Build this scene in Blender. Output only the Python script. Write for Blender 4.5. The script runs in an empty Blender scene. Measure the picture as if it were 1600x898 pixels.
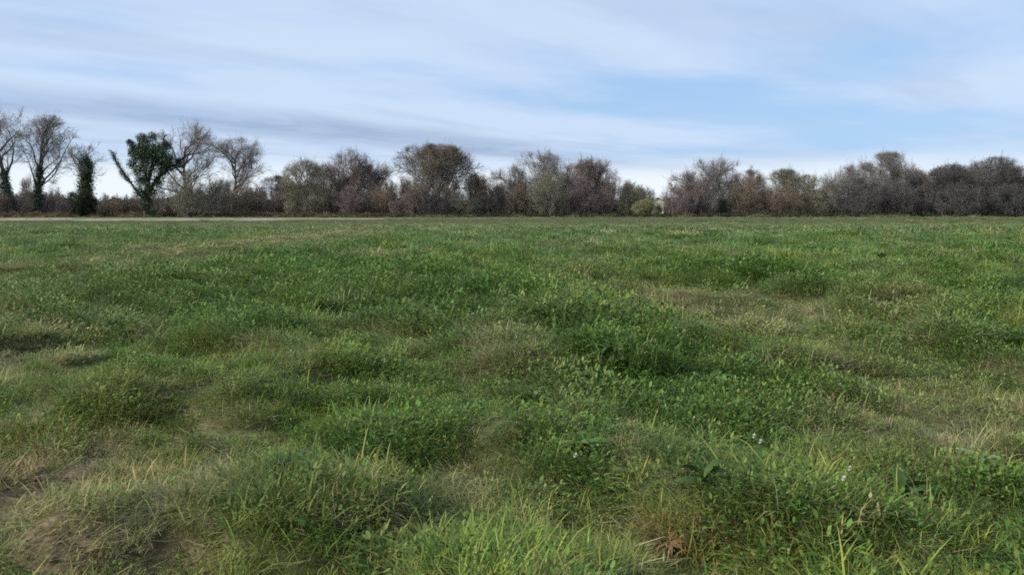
import bpy, math, random
import numpy as np

# ------------------------------------------------------------------ camera, sky, sun, exposure
S = bpy.context.scene
C = S.collection
F_PX = 1200.0                 # focal length in pixels of a 1600 px wide picture
CAM_Z = 1.65
PITCH = math.atan(121.0 / F_PX)   # looking a little down: horizon at 328 of 898
cam_d = bpy.data.cameras.new('camera')
cam_d.sensor_width = 36.0
cam_d.lens = 36.0 * F_PX / 1600.0
cam_d.clip_start = 0.05
cam_d.clip_end = 6000.0
cam = bpy.data.objects.new('camera', cam_d)
C.objects.link(cam)
cam.location = (0, 0, CAM_Z)
cam.rotation_euler = (math.pi / 2 - PITCH, 0, 0)
S.camera = cam

SUN_EL, SUN_AZ = math.radians(33), math.radians(250)   # azimuth clockwise from +Y (view direction)
W = bpy.data.worlds.new('World')
S.world = W
W.use_nodes = True


def build_sky():
    nt = W.node_tree
    nt.nodes.clear()
    N, L = nt.nodes.new, nt.links.new

    def math_(op, a, b=None, c=None, clamp=False):
        n = N('ShaderNodeMath'); n.operation = op; n.use_clamp = clamp
        for i, v in enumerate((a, b, c)):
            if v is None:
                continue
            if isinstance(v, (int, float)):
                n.inputs[i].default_value = v
            else:
                L(v, n.inputs[i])
        return n.outputs[0]

    def mix(f, a, b):
        n = N('ShaderNodeMix'); n.data_type = 'RGBA'
        for s, v in ((n.inputs['Factor'], f), (n.inputs[6], a), (n.inputs[7], b)):
            if isinstance(v, (int, float)):
                s.default_value = v
            elif isinstance(v, tuple):
                s.default_value = (*v, 1)
            else:
                L(v, s)
        return n.outputs[2]

    def noise(vec, scale, detail=5, rough=.55, dist=0.0):
        n = N('ShaderNodeTexNoise'); n.inputs['Scale'].default_value = scale
        n.inputs['Detail'].default_value = detail; n.inputs['Roughness'].default_value = rough
        n.inputs['Distortion'].default_value = dist
        L(vec, n.inputs['Vector'])
        return n.outputs['Fac']

    def smooth(v, lo, hi):
        n = N('ShaderNodeMapRange'); n.interpolation_type = 'SMOOTHSTEP'
        L(v, n.inputs['Value']); n.inputs['From Min'].default_value = lo; n.inputs['From Max'].default_value = hi
        return n.outputs['Result']

    sky = N('ShaderNodeTexSky')
    sky.sky_type = 'NISHITA'; sky.sun_disc = False
    sky.sun_elevation = SUN_EL; sky.sun_rotation = SUN_AZ
    sky.air_density = 1.0; sky.dust_density = 1.2; sky.ozone_density = 1.0
    tc = N('ShaderNodeTexCoord')
    sep = N('ShaderNodeSeparateXYZ'); L(tc.outputs['Generated'], sep.inputs[0])
    z = math_('MAXIMUM', sep.outputs['Z'], 0.0)
    den = math_('ADD', z, 0.035)
    u = math_('DIVIDE', sep.outputs['X'], den)
    v = math_('DIVIDE', sep.outputs['Y'], den)
    # cloud layer seen from below; its streets run along the (1, 1) direction
    a = math_('MULTIPLY', math_('ADD', u, v), 0.7071)
    b = math_('MULTIPLY', math_('SUBTRACT', v, u), 0.7071)
    comb = N('ShaderNodeCombineXYZ'); L(math_('MULTIPLY', a, 0.62), comb.inputs[0]); L(b, comb.inputs[1]); comb.inputs[2].default_value = 3.7
    comb2 = N('ShaderNodeCombineXYZ'); L(math_('MULTIPLY', a, 0.30), comb2.inputs[0]); L(b, comb2.inputs[1]); comb2.inputs[2].default_value = 9.1
    n1 = noise(comb.outputs[0], 0.55, 6, .52, .3)      # cover
    n2 = noise(comb2.outputs[0], 0.9, 5, .55, .2)      # thickness
    n3 = noise(comb.outputs[0], 0.23, 3, .5, .0)       # broad breaks
    n4 = noise(comb.outputs[0], 2.1, 6, .6, .4)        # wisps
    cover = math_('ADD', math_('ADD', math_('MULTIPLY', n1, .60), math_('MULTIPLY', n3, .33)), math_('MULTIPLY', n4, .07))
    cov = smooth(cover, .37, .56)
    grey = smooth(math_('ADD', math_('MULTIPLY', n2, .9), math_('MULTIPLY', n4, .1)), .45, .66)
    # one long flat street of thicker grey cloud to the left
    bw = math_('ADD', b, math_('MULTIPLY', math_('SUBTRACT', n1, .5), 1.6))
    band = math_('SUBTRACT', 1.0, math_('MULTIPLY', math_('ABSOLUTE', math_('SUBTRACT', bw, 6.5)), .85), clamp=True)
    band = math_('MULTIPLY', smooth(band, .0, 1.0), math_('ADD', .72, math_('MULTIPLY', smooth(n4, .35, .62), .3)))
    grey = math_('MAXIMUM', math_('MULTIPLY', grey, .42), math_('MULTIPLY', band, 1.0))
    cov = math_('MAXIMUM', cov, math_('MULTIPLY', band, .95))
    cloud = mix(grey, (4.8, 5.7, 7.1), (2.75, 3.45, 4.8))
    clear = mix(.72, sky.outputs['Color'], (2.8, 4.5, 7.2))   # thin veil of high cirrus over the blue
    col = mix(math_('MULTIPLY', cov, .82), clear, cloud)
    # pale bright strip where the layer thins out above the horizon
    hz = smooth(sep.outputs['Z'], .075, .034)
    col = mix(math_('MULTIPLY', hz, .95), col, (6.5, 7.1, 7.6))
    bg = N('ShaderNodeBackground'); L(col, bg.inputs['Color']); bg.inputs['Strength'].default_value = 0.1
    out = N('ShaderNodeOutputWorld'); L(bg.outputs[0], out.inputs[0])


build_sky()
sun_d = bpy.data.lights.new('sun', 'SUN')
sun_d.energy = 3.5
sun_d.angle = math.radians(10)
sun_d.color = (1.0, .94, .83)
sun = bpy.data.objects.new('sun', sun_d)
C.objects.link(sun)
sun.location = (0, 0, 60)
sun.rotation_euler = (math.pi / 2 - SUN_EL, 0, math.pi - SUN_AZ)
S.view_settings.view_transform = 'Standard'
S.view_settings.look = 'None'
S.view_settings.exposure = 0.45
S.view_settings.gamma = 1.0
S.view_settings.use_curve_mapping = False
S.render.engine = 'CYCLES'
S.cycles.filter_width = 1.8
S.cycles.use_adaptive_sampling = True
S.cycles.adaptive_threshold = 0.028
S.cycles.use_denoising = False
S.cycles.sample_clamp_direct = 4.0
S.cycles.sample_clamp_indirect = 2.0
S.cycles.max_bounces = 4
S.cycles.diffuse_bounces = 2
S.cycles.glossy_bounces = 1
S.cycles.transmission_bounces = 2
S.cycles.caustics_reflective = False
S.cycles.caustics_refractive = False
S.cycles.transparent_max_bounces = 4

# ------------------------------------------------------------------ helpers
SP, CP = math.sin(PITCH), math.cos(PITCH)


def ray(px, py):
    x = (px - 800) / F_PX; y = -(py - 449) / F_PX
    return x, CP + y * SP, -SP + y * CP


def ground_at(px, py):
    x, y, z = ray(px, py)
    t = CAM_Z / -z
    return x * t, y * t


def at(px, py, Y):
    x, y, z = ray(px, py)
    t = Y / y
    return x * t, CAM_Z + z * t


def vnoise(x, y, seed=0):
    xi = np.floor(x).astype(np.int64); yi = np.floor(y).astype(np.int64)
    fx = x - xi; fy = y - yi
    fx = fx * fx * (3 - 2 * fx); fy = fy * fy * (3 - 2 * fy)

    def h(i, j):
        n = (i * 374761393 + j * 668265263 + seed * 1442695041) & 0x7fffffff
        n = ((n ^ (n >> 13)) * 1274126177) & 0x7fffffff
        n = n ^ (n >> 16)
        return (n & 0xffff) / 65535.0
    return (h(xi, yi) * (1 - fx) + h(xi + 1, yi) * fx) * (1 - fy) + (h(xi, yi + 1) * (1 - fx) + h(xi + 1, yi + 1) * fx) * fy


def fbm(x, y, seed=0, octs=4):
    s = 0; a = .5; t = 0
    for o in range(octs):
        s = s + a * vnoise(x * 2 ** o + 17.3 * o, y * 2 ** o - 9.1 * o, seed + o); t += a; a *= .5
    return s / t


def unit(v):
    return v / np.maximum(np.linalg.norm(v, axis=-1, keepdims=True), 1e-9)


def sstep(v, lo, hi):
    t = np.clip((v - lo) / (hi - lo), 0, 1)
    return t * t * (3 - 2 * t)


def height(x, y):
    x = np.asarray(x, float); y = np.asarray(y, float)
    near = sstep(y, 70, 25)
    h = .16 * (fbm(x * .22, y * .22, 5, 3) - .5) * (.35 + .65 * near)
    h = h + .24 * (sstep(fbm(x * .95, y * .75, 31, 3), .42, .72) - .25) * near
    h = h + .10 * (fbm(x * 2.3, y * 2.3, 77, 2) - .5) * near + .06 * (vnoise(x * 4.7, y * 4.7, 91) - .5) * near
    # low bank under the tree line, carrying the track
    h = h + .62 * sstep(y, 92, 101)
    h = h + .5 * sstep(y, 118, 150) * (fbm(x * .02, y * .02, 3, 2) - .3)
    d = np.sqrt(x * x + y * y)
    return h * sstep(d, 0.0, 1.2)


def zat(x, y):
    return float(height(np.array([x]), np.array([y]))[0])


def mesh_np(name, V, faces, smooth=False):
    V = np.ascontiguousarray(V, np.float32)
    me = bpy.data.meshes.new(name)
    me.vertices.add(len(V)); me.vertices.foreach_set('co', V.ravel())
    idx = []; sizes = []
    for f in faces:
        f = np.asarray(f, np.int32)
        if len(f):
            idx.append(f.ravel()); sizes.append(np.full(len(f), f.shape[1], np.int32))
    if idx:
        idx = np.concatenate(idx); sizes = np.concatenate(sizes)
        starts = np.concatenate(([0], np.cumsum(sizes)[:-1])).astype(np.int32)
        me.loops.add(len(idx)); me.loops.foreach_set('vertex_index', idx)
        me.polygons.add(len(sizes)); me.polygons.foreach_set('loop_start', starts)
        me.polygons.foreach_set('loop_total', sizes)
        if smooth:
            me.polygons.foreach_set('use_smooth', np.ones(len(sizes), bool))
    me.update(calc_edges=True)
    return me


def obj(name, me, mat=None, parent=None, link=True):
    o = bpy.data.objects.new(name, me)
    if mat and not me.materials:
        me.materials.append(mat)
    if link:
        C.objects.link(o)
    if parent:
        o.parent = parent
    return o


def tag(o, label, cat, group=None):
    o['label'] = label; o['category'] = cat
    if group:
        o['group'] = group
    return o


def thing(name, label, cat, loc, rz=0, group=None):
    o = bpy.data.objects.new(name, None)
    o.empty_display_size = .2
    C.objects.link(o)
    o.location = loc; o.rotation_euler = (0, 0, rz)
    return tag(o, label, cat, group)


# ------------------------------------------------------------------ materials
def new_mat(name):
    m = bpy.data.materials.new(name); m.use_nodes = True
    nt = m.node_tree; nt.nodes.clear()
    return m, nt, nt.nodes.new, nt.links.new


def mat_tint(name, instanced=True, base=(1, 1, 1), lo=.55, hi=1.45, transl=.3, rough=.62, spec=.25):
    """plant matter: own colour (from the plant) varied from leaf to leaf"""
    m, nt, N, L = new_mat(name)
    geo = N('ShaderNodeNewGeometry')
    mr = N('ShaderNodeMapRange'); L(geo.outputs['Random Per Island'], mr.inputs['Value'])
    mr.inputs['To Min'].default_value = lo; mr.inputs['To Max'].default_value = hi
    if instanced:
        at_ = N('ShaderNodeAttribute'); at_.attribute_type = 'INSTANCER'; at_.attribute_name = 'tint'
        src = at_.outputs['Color']
    else:
        rgb = N('ShaderNodeRGB'); rgb.outputs[0].default_value = (*base, 1); src = rgb.outputs[0]
    hsv = N('ShaderNodeHueSaturation'); L(src, hsv.inputs['Color']); L(mr.outputs[0], hsv.inputs['Value'])
    wn = N('ShaderNodeTexWhiteNoise'); wn.noise_dimensions = '1D'; L(geo.outputs['Random Per Island'], wn.inputs['W'])
    mh = N('ShaderNodeMapRange'); L(wn.outputs['Value'], mh.inputs['Value'])
    mh.inputs['To Min'].default_value = .46; mh.inputs['To Max'].default_value = .53
    L(mh.outputs[0], hsv.inputs['Hue'])
    p = N('ShaderNodeBsdfPrincipled'); p.inputs['Roughness'].default_value = rough
    p.inputs['Specular IOR Level'].default_value = spec
    L(hsv.outputs[0], p.inputs['Base Color'])
    out = N('ShaderNodeOutputMaterial')
    if transl > 0:
        t = N('ShaderNodeBsdfTranslucent'); L(hsv.outputs[0], t.inputs['Color'])
        mx = N('ShaderNodeMixShader'); mx.inputs[0].default_value = transl
        L(p.outputs[0], mx.inputs[1]); L(t.outputs[0], mx.inputs[2]); L(mx.outputs[0], out.inputs[0])
    else:
        L(p.outputs[0], out.inputs[0])
    return m


def mat_noise(name, c1, c2, scale, rough=.9, detail=6, bump=0.0, lo=.35, hi=.65, c3=None, scale3=1.0, lo3=.5, hi3=.65):
    m, nt, N, L = new_mat(name)
    tc = N('ShaderNodeTexCoord')
    n = N('ShaderNodeTexNoise'); n.inputs['Scale'].default_value = scale; n.inputs['Detail'].default_value = detail
    L(tc.outputs['Object'], n.inputs['Vector'])
    r = N('ShaderNodeValToRGB'); r.color_ramp.elements[0].position = lo; r.color_ramp.elements[1].position = hi
    r.color_ramp.elements[0].color = (*c1, 1); r.color_ramp.elements[1].color = (*c2, 1)
    L(n.outputs['Fac'], r.inputs[0])
    col = r.outputs[0]
    if c3:
        n3 = N('ShaderNodeTexNoise'); n3.inputs['Scale'].default_value = scale3; n3.inputs['Detail'].default_value = 5
        L(tc.outputs['Object'], n3.inputs['Vector'])
        mr = N('ShaderNodeMapRange'); L(n3.outputs['Fac'], mr.inputs['Value'])
        mr.inputs['From Min'].default_value = lo3; mr.inputs['From Max'].default_value = hi3
        mx = N('ShaderNodeMix'); mx.data_type = 'RGBA'; L(mr.outputs[0], mx.inputs['Factor'])
        L(col, mx.inputs[6]); mx.inputs[7].default_value = (*c3, 1); col = mx.outputs[2]
    p = N('ShaderNodeBsdfPrincipled'); p.inputs['Roughness'].default_value = rough
    p.inputs['Specular IOR Level'].default_value = .2
    L(col, p.inputs['Base Color'])
    if bump:
        b = N('ShaderNodeBump'); b.inputs['Strength'].default_value = bump; b.inputs['Distance'].default_value = .03
        L(n.outputs['Fac'], b.inputs['Height']); L(b.outputs[0], p.inputs['Normal'])
    out = N('ShaderNodeOutputMaterial'); L(p.outputs[0], out.inputs[0])
    return m


M_GRASS = mat_tint('grass_blades')
M_GROUND = mat_noise('thatch_and_soil', (.050, .072, .020), (.085, .090, .034), 9.0, bump=1.0,
                     c3=(.11, .085, .05), scale3=1.6, lo3=.5, hi3=.72)
_nt = M_GROUND.node_tree          # trodden bare earth where the sward is open
_p = [n_ for n_ in _nt.nodes if n_.type == 'BSDF_PRINCIPLED'][0]
_a = _nt.nodes.new('ShaderNodeAttribute'); _a.attribute_name = 'bare'
_n = _nt.nodes.new('ShaderNodeTexNoise'); _n.inputs['Scale'].default_value = 26; _n.inputs['Detail'].default_value = 8
_nt.links.new([n_ for n_ in _nt.nodes if n_.type == 'TEX_COORD'][0].outputs['Object'], _n.inputs['Vector'])
_r = _nt.nodes.new('ShaderNodeValToRGB'); _r.color_ramp.elements[0].position = .36; _r.color_ramp.elements[1].position = .64
_r.color_ramp.elements[0].color = (.10, .068, .04, 1); _r.color_ramp.elements[1].color = (.27, .19, .11, 1)
_nt.links.new(_n.outputs['Fac'], _r.inputs[0])
_m = _nt.nodes.new('ShaderNodeMix'); _m.data_type = 'RGBA'
_nt.links.new(_a.outputs['Fac'], _m.inputs['Factor']); _nt.links.new(_p.inputs['Base Color'].links[0].from_socket, _m.inputs[6]); _nt.links.new(_r.outputs[0], _m.inputs[7])
_nt.links.new(_m.outputs[2], _p.inputs['Base Color'])
M_TRACK = mat_noise('pale_track_grit', (.21, .185, .135), (.30, .265, .20), 1.3, c3=(.15, .165, .085), scale3=.14, lo3=.46, hi3=.62)

# ------------------------------------------------------------------ what grows where in the field
# patches of the meadow, found in the photograph and put where they lie on the ground: centre, half size, kind, weight
PATCH = [
    (20, 440, 130, 70, 'dry', 2.0), (30, 500, 120, 40, 'dry', 1.3), (120, 480, 110, 24, 'dry', 1.0), (30, 560, 90, 60, 'dry', .8), (100, 610, 150, 40, 'yellow', .7),
    (270, 650, 180, 40, 'yellow', .5), (500, 560, 260, 40, 'yellow', .7), (640, 540, 180, 30, 'dry', .45),
    (1180, 488, 200, 26, 'dry', 1.1), (1050, 470, 120, 20, 'dry', .5), (1420, 560, 150, 50, 'dry', .5),
    (1450, 650, 190, 50, 'dry', .75), (1330, 600, 150, 36, 'dry', .45), (1550, 690, 110, 50, 'dry', .9), (1560, 520, 110, 60, 'yellow', .5),
    (30, 780, 150, 100, 'soil', .95), (110, 885, 170, 50, 'soil', .85), (10, 680, 70, 50, 'soil', .45), (220, 830, 120, 60, 'dry', .7),
    (100, 690, 90, 30, 'rust', .7), (150, 770, 80, 40, 'yellow', .8), (340, 718, 60, 22, 'rust', .8), (1040, 840, 80, 34, 'rust', .9),
    (1140, 700, 70, 26, 'yellow', .9), (1360, 745, 50, 22, 'rust', .8), (1210, 820, 50, 40, 'yellow', .7), (800, 700, 120, 40, 'yellow', .6),
    (660, 650, 70, 26, 'yellow', .5), (580, 790, 80, 30, 'dry', .4), (720, 830, 70, 40, 'dry', .5), (1000, 720, 60, 26, 'dry', .5), (620, 720, 80, 30, 'dry', .4),
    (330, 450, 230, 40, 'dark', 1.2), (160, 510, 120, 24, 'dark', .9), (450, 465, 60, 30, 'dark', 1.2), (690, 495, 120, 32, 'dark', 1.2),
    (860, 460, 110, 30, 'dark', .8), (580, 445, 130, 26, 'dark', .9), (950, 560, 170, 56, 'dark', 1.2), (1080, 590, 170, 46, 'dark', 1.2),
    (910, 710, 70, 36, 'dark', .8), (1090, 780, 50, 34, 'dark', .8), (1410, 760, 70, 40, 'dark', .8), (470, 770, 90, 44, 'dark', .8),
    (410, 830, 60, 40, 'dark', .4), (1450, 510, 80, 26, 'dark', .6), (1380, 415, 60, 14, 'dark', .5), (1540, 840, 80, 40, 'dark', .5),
    (820, 620, 140, 50, 'lush', .8), (1000, 640, 200, 60, 'lush', .5), (340, 650, 80, 30, 'lush', .9), (420, 710, 90, 30, 'lush', .5),
    (1160, 870, 140, 40, 'lush', .5), (300, 400, 260, 26, 'lush', .4),
    (700, 380, 240, 20, 'blue', .6), (1000, 370, 300, 16, 'blue', .3), (1300, 440, 140, 26, 'blue', .6), (560, 480, 60, 20, 'blue', .6),
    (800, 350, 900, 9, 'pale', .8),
]
PW = []
for px, py, rx, ry, kind, w in PATCH:
    x0, y0 = ground_at(px, py); x1, y1 = ground_at(px + rx, py)
    _, ya = ground_at(px, py - ry if py - ry > 335 else 335); _, yb = ground_at(px, py + ry)
    PW.append((x0, .5 * (ya + yb), x1 - x0, .5 * (ya - yb), kind, w))

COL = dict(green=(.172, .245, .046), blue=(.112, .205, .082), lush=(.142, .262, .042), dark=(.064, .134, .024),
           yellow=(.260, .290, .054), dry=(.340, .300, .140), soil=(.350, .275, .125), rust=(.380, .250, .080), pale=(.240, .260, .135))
COL = {k: np.array(v) for k, v in COL.items()}


def weights(x, y):
    """kind -> weight in 0..1, ragged by noise"""
    out = {k: np.zeros(len(x)) for k in COL}
    wx = x + .35 * (y * .06 + 1) * (fbm(x * 1.1, y * .8, 200, 3) - .5) * 2
    wy = y + .35 * (y * .12 + 1) * (fbm(x * 1.1, y * .8, 300, 3) - .5) * 2
    for x0, y0, rx, ry, k, w in PW:
        q = ((wx - x0) / rx) ** 2 + ((wy - y0) / ry) ** 2
        out[k] = np.maximum(out[k], w * np.exp(-q * (.6 if k in ('dry', 'soil', 'rust', 'dark') else .9)))
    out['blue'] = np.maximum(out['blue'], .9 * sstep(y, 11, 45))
    out['yellow'] = np.maximum(out['yellow'], .40 * sstep(y, 10, 5))
    # the same mixture carries on everywhere, also out of view
    out['dry'] = np.maximum(out['dry'], .75 * sstep(fbm(x * .5, y * .4, 41, 4), .56, .74))
    out['yellow'] = np.maximum(out['yellow'], .8 * sstep(fbm(x * .8, y * .6, 51, 4), .50, .70))
    out['dark'] = np.maximum(out['dark'], .8 * sstep(fbm(x * .7, y * .55, 61, 4), .54, .70))
    out['blue'] = np.maximum(out['blue'], .7 * sstep(fbm(x * .3, y * .3, 71, 3), .5, .7))
    out['lush'] = np.maximum(out['lush'], .4 * sstep(fbm(x * .9, y * .7, 81, 3), .55, .75))
    return out


def tints(x, y, rng, w=None):
    w = w or weights(x, y)
    c = np.repeat(COL['green'][None], len(x), 0)
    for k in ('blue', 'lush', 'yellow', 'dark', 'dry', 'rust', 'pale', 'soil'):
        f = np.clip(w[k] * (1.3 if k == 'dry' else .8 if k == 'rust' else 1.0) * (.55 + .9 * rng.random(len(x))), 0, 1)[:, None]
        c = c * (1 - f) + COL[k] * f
    stray = rng.random(len(x))[:, None]; stray = np.where((rng.random(len(x)) < sstep(y, 18, 45) * .75)[:, None], .5, stray)
    c = np.where(stray < .07, .35 * c + .65 * COL['dry'], c); c = np.where((stray > .07) & (stray < .15), .4 * c + .6 * COL['yellow'], c)
    c = np.where(stray > .84, .35 * c + .65 * COL['dark'], c)
    c = c * (.68 + .64 * rng.random((len(x), 1)))
    return c


# ------------------------------------------------------------------ the ground: one sheet to the horizon
def graded(lo, hi, step0, grow, start):
    a = [start]; s = step0
    while a[-1] < hi:
        a.append(a[-1] + s); s *= grow if a[-1] > start + 9 else 1.0
    b = [start]; s = step0 * 2
    while b[-1] > lo:
        b.append(b[-1] - s); s *= 1.16
    return np.array(sorted(set(b + a)))


ys = graded(-1500, 3000, .09, 1.022, 1.0)
xp = [0.0]; s = .10
while xp[-1] < 2600:
    xp.append(xp[-1] + s); s *= 1.0 if xp[-1] < 7 else 1.045
xs = np.array([-v for v in xp[:0:-1]] + xp)
GX, GY = np.meshgrid(xs, ys)
V = np.stack([GX.ravel(), GY.ravel(), height(GX.ravel(), GY.ravel())], 1)
nx, ny = len(xs), len(ys)
i = np.arange((ny - 1) * nx).reshape(ny - 1, nx)[:, :-1].ravel()
g = obj('ground', mesh_np('ground', V, [np.stack([i, i + 1, i + nx + 1, i + nx], 1)], True), M_GROUND)
_ba = g.data.attributes.new('bare', 'FLOAT', 'POINT'); _ba.data.foreach_set('value', np.clip(weights(V[:, 0], V[:, 1])['soil'], 0, 1).astype(np.float32))
g['kind'] = 'structure'
g['label'] = 'rough damp meadow ground of soil and thatch'

# pale farm track on the low bank before the trees
tx = np.linspace(-130, 5, 136)
rows = []
rngt = np.random.default_rng(8)
edge0 = 96.6 + .5 * (fbm(tx * .15, tx * 0, 12, 3) - .5) * 2
edge1 = 101.4 + .5 * (fbm(tx * .15, tx * 0 + 9, 13, 3) - .5) * 2
taper = sstep(tx, -6, -36) * .98 + .02
for k in range(6):
    yy = edge0 + (edge1 - edge0) * (.5 + (k / 5 - .5) * taper)
    rows.append(np.stack([tx, yy, height(tx, yy) + (.03 if 0 < k < 5 else -.02) + .02 * math.cos(k * 2.5)], 1))
V = np.concatenate(rows); n = len(tx)
i = np.arange(5 * n).reshape(5, n)[:, :-1].ravel()
t = obj('track', mesh_np('track', V, [np.stack([i, i + 1, i + n + 1, i + n], 1)], True), M_TRACK)
t['kind'] = 'structure'
t['label'] = 'pale gritty farm track along the foot of the trees'


# ------------------------------------------------------------------ grass (instanced tufts)
def blades(rng, n, radius, lmin, lmax, wid, lean=(.1, .9), curl=(.4, 1.6), seg=3, comb=0.0):
    r = radius * np.sqrt(rng.random(n)); th = rng.random(n) * 2 * math.pi
    p = np.stack([r * np.cos(th), r * np.sin(th), np.full(n, -.015)], 1)
    az = np.where(rng.random(n) < comb, rng.normal(0, .55, n), th + rng.normal(0, 1.0, n))
    L = lmin + (lmax - lmin) * rng.random(n) ** 1.4
    ang = lean[0] + (lean[1] - lean[0]) * rng.random(n)
    cu = curl[0] + (curl[1] - curl[0]) * rng.random(n)
    side = np.stack([-np.sin(az), np.cos(az), np.zeros(n)], 1)
    w = wid * (.6 + .8 * rng.random(n))
    V = []; pos = p.copy()
    for k in range(seg + 1):
        f = k / seg
        if k < seg:
            ww = (w * (1 - .55 * f * f))[:, None]
            V += [pos - side * ww, pos + side * ww]
        else:
            V += [pos]
        a = ang + cu * f
        st = np.stack([np.sin(a) * np.cos(az), np.sin(a) * np.sin(az), np.cos(a)], 1)
        pos = pos + st * (L / seg)[:, None]
    m = 2 * seg + 1
    V = np.stack(V, 1).reshape(-1, 3)
    b = (np.arange(n) * m)[:, None]
    q = [b + np.array([[2 * k, 2 * k + 1, 2 * k + 3, 2 * k + 2]]) for k in range(seg - 1)]
    tri = b + np.array([[2 * seg - 2, 2 * seg - 1, 2 * seg]])
    return V, np.concatenate(q), tri


def leaves(rng, n, radius, hmax, lmin, lmax, tilt=(.2, 1.2), ratio=.46):
    """broad leaves: kite of 6 points with a folded midrib"""
    r = radius * np.sqrt(rng.random(n)); th = rng.random(n) * 2 * math.pi
    z = hmax * rng.random(n) ** .8 * (1 - .5 * (r / radius) ** 2)
    p = np.stack([r * np.cos(th), r * np.sin(th), z], 1)
    az = th + rng.normal(0, .8, n); ti = tilt[0] + (tilt[1] - tilt[0]) * rng.random(n)
    L = lmin + (lmax - lmin) * rng.random(n)
    d = np.stack([np.sin(ti) * np.cos(az), np.sin(ti) * np.sin(az), np.cos(ti)], 1)
    s = np.stack([-np.sin(az), np.cos(az), np.zeros(n)], 1)
    up = np.cross(d, s)
    L = L[:, None]
    droop = np.array([0, 0, -.16])
    dr = np.array([0, 0, -.16])
    m1 = p + d * L * .5 - up * L * .05
    l1 = p + d * L * .28 + s * L * ratio * .42; r1 = p + d * L * .28 - s * L * ratio * .42
    l2 = p + d * L * .68 + s * L * ratio * .40 + dr * L * .4; r2 = p + d * L * .68 - s * L * ratio * .40 + dr * L * .4
    tip = p + d * L + dr * L
    V = np.stack([p, l1, l2, tip, r2, r1, m1], 1).reshape(-1, 3)
    b = (np.arange(n) * 7)[:, None]
    tri = np.concatenate([b + np.array([[k, (k + 1) % 6, 6]]) for k in range(6)])
    return V, tri


def join(parts):
    Vs = []; Q = []; T = []; o = 0
    for pt in parts:
        Vs.append(pt[0])
        for f in pt[1:]:
            (Q if f.shape[1] == 4 else T).append(f + o)
        o += len(pt[0])
    return np.concatenate(Vs), [np.concatenate(x) for x in (Q, T) if x]


def protos(name, makers):
    col = bpy.data.collections.new(name + '_collection')
    for k, mk in enumerate(makers):
        V, F = mk
        o = obj('%s.%03d' % (name, k), mesh_np(name, V, F), M_GRASS, link=False)
        col.objects.link(o)
    return col


def scatter(name, label, col, nproto, P, rot, scl, idx, tint):
    me = bpy.data.meshes.new(name)
    me.vertices.add(len(P)); me.vertices.foreach_set('co', np.ascontiguousarray(P, np.float32).ravel())

    def attr(nm, typ, key, data):
        a_ = me.attributes.new(nm, typ, 'POINT'); a_.data.foreach_set(key, np.ascontiguousarray(data).ravel())
    attr('rot', 'FLOAT_VECTOR', 'vector', rot.astype(np.float32))
    attr('scl', 'FLOAT_VECTOR', 'vector', scl.astype(np.float32))
    attr('idx', 'INT', 'value', idx.astype(np.int32))
    attr('tint', 'FLOAT_COLOR', 'color', np.concatenate([tint, np.ones((len(P), 1))], 1).astype(np.float32))
    o = obj(name, me)
    o['kind'] = 'stuff'; o['label'] = label
    ng = bpy.data.node_groups.new(name + '_nodes', 'GeometryNodeTree')
    ng.interface.new_socket('Geometry', in_out='INPUT', socket_type='NodeSocketGeometry')
    ng.interface.new_socket('Geometry', in_out='OUTPUT', socket_type='NodeSocketGeometry')
    N, L = ng.nodes.new, ng.links.new
    gi, go = N('NodeGroupInput'), N('NodeGroupOutput')
    ci = N('GeometryNodeCollectionInfo'); ci.inputs['Collection'].default_value = col
    ci.inputs['Separate Children'].default_value = True; ci.inputs['Reset Children'].default_value = True
    iop = N('GeometryNodeInstanceOnPoints'); iop.inputs['Pick Instance'].default_value = True

    def na(nm, typ):
        a_ = N('GeometryNodeInputNamedAttribute'); a_.data_type = typ; a_.inputs['Name'].default_value = nm
        return a_.outputs['Attribute']
    L(gi.outputs[0], iop.inputs['Points']); L(ci.outputs[0], iop.inputs['Instance'])
    L(na('idx', 'INT'), iop.inputs['Instance Index'])
    L(na('rot', 'FLOAT_VECTOR'), iop.inputs['Rotation'])
    L(na('scl', 'FLOAT_VECTOR'), iop.inputs['Scale'])
    L(iop.outputs[0], go.inputs[0])
    md = o.modifiers.new('tufts', 'NODES'); md.node_group = ng
    return o


rng = np.random.default_rng(11)
short = lambda k: blades(rng, int(k * 1.4), .26, .04, .12, .0025, (.3, 1.4), (.3, 1.2), 2)
fine = [join([blades(rng, 130, .17, .07, .24, .0024, (.2, 1.1), (.8, 2.1), 3, .5), short(60)]) for _ in range(6)]
fine += [join([blades(rng, 95, .17, .06, .20, .0027, (.3, 1.2), (.7, 1.9), 3, .4), leaves(rng, 50, .18, .11, .014, .032), short(60)]) for _ in range(5)]
fine += [join([blades(rng, 45, .17, .08, .20, .0025, (.2, 1.1), (.6, 1.8), 3, .3), leaves(rng, 150, .17, .15, .015, .038, (.3, 1.4)), short(40)]) for _ in range(3)]   # leafy weeds
fine += [join([blades(rng, 130, .20, .08, .26, .0019, (.7, 1.5), (.3, 1.1), 3, .6), short(70)]) for _ in range(3)]  # laid-over straw
NF = len(fine)
col_f = protos('grass_tuft', fine)
coarse = [join([blades(rng, 95, .32, .08, .28, .0058, (.2, 1.1), (.6, 1.8), 3, .6)]) for _ in range(4)]
coarse += [join([blades(rng, 30, .30, .10, .24, .005, (.2, 1.1), (.5, 1.5), 2), leaves(rng, 60, .30, .17, .03, .06, (.3, 1.3))]) for _ in range(2)]
coarse += [join([blades(rng, 60, .30, .10, .28, .0055, (.8, 1.5), (.1, .6), 2)]) for _ in range(2)]
NC = len(coarse)
col_c = protos('coarse_tuft', coarse)
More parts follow.
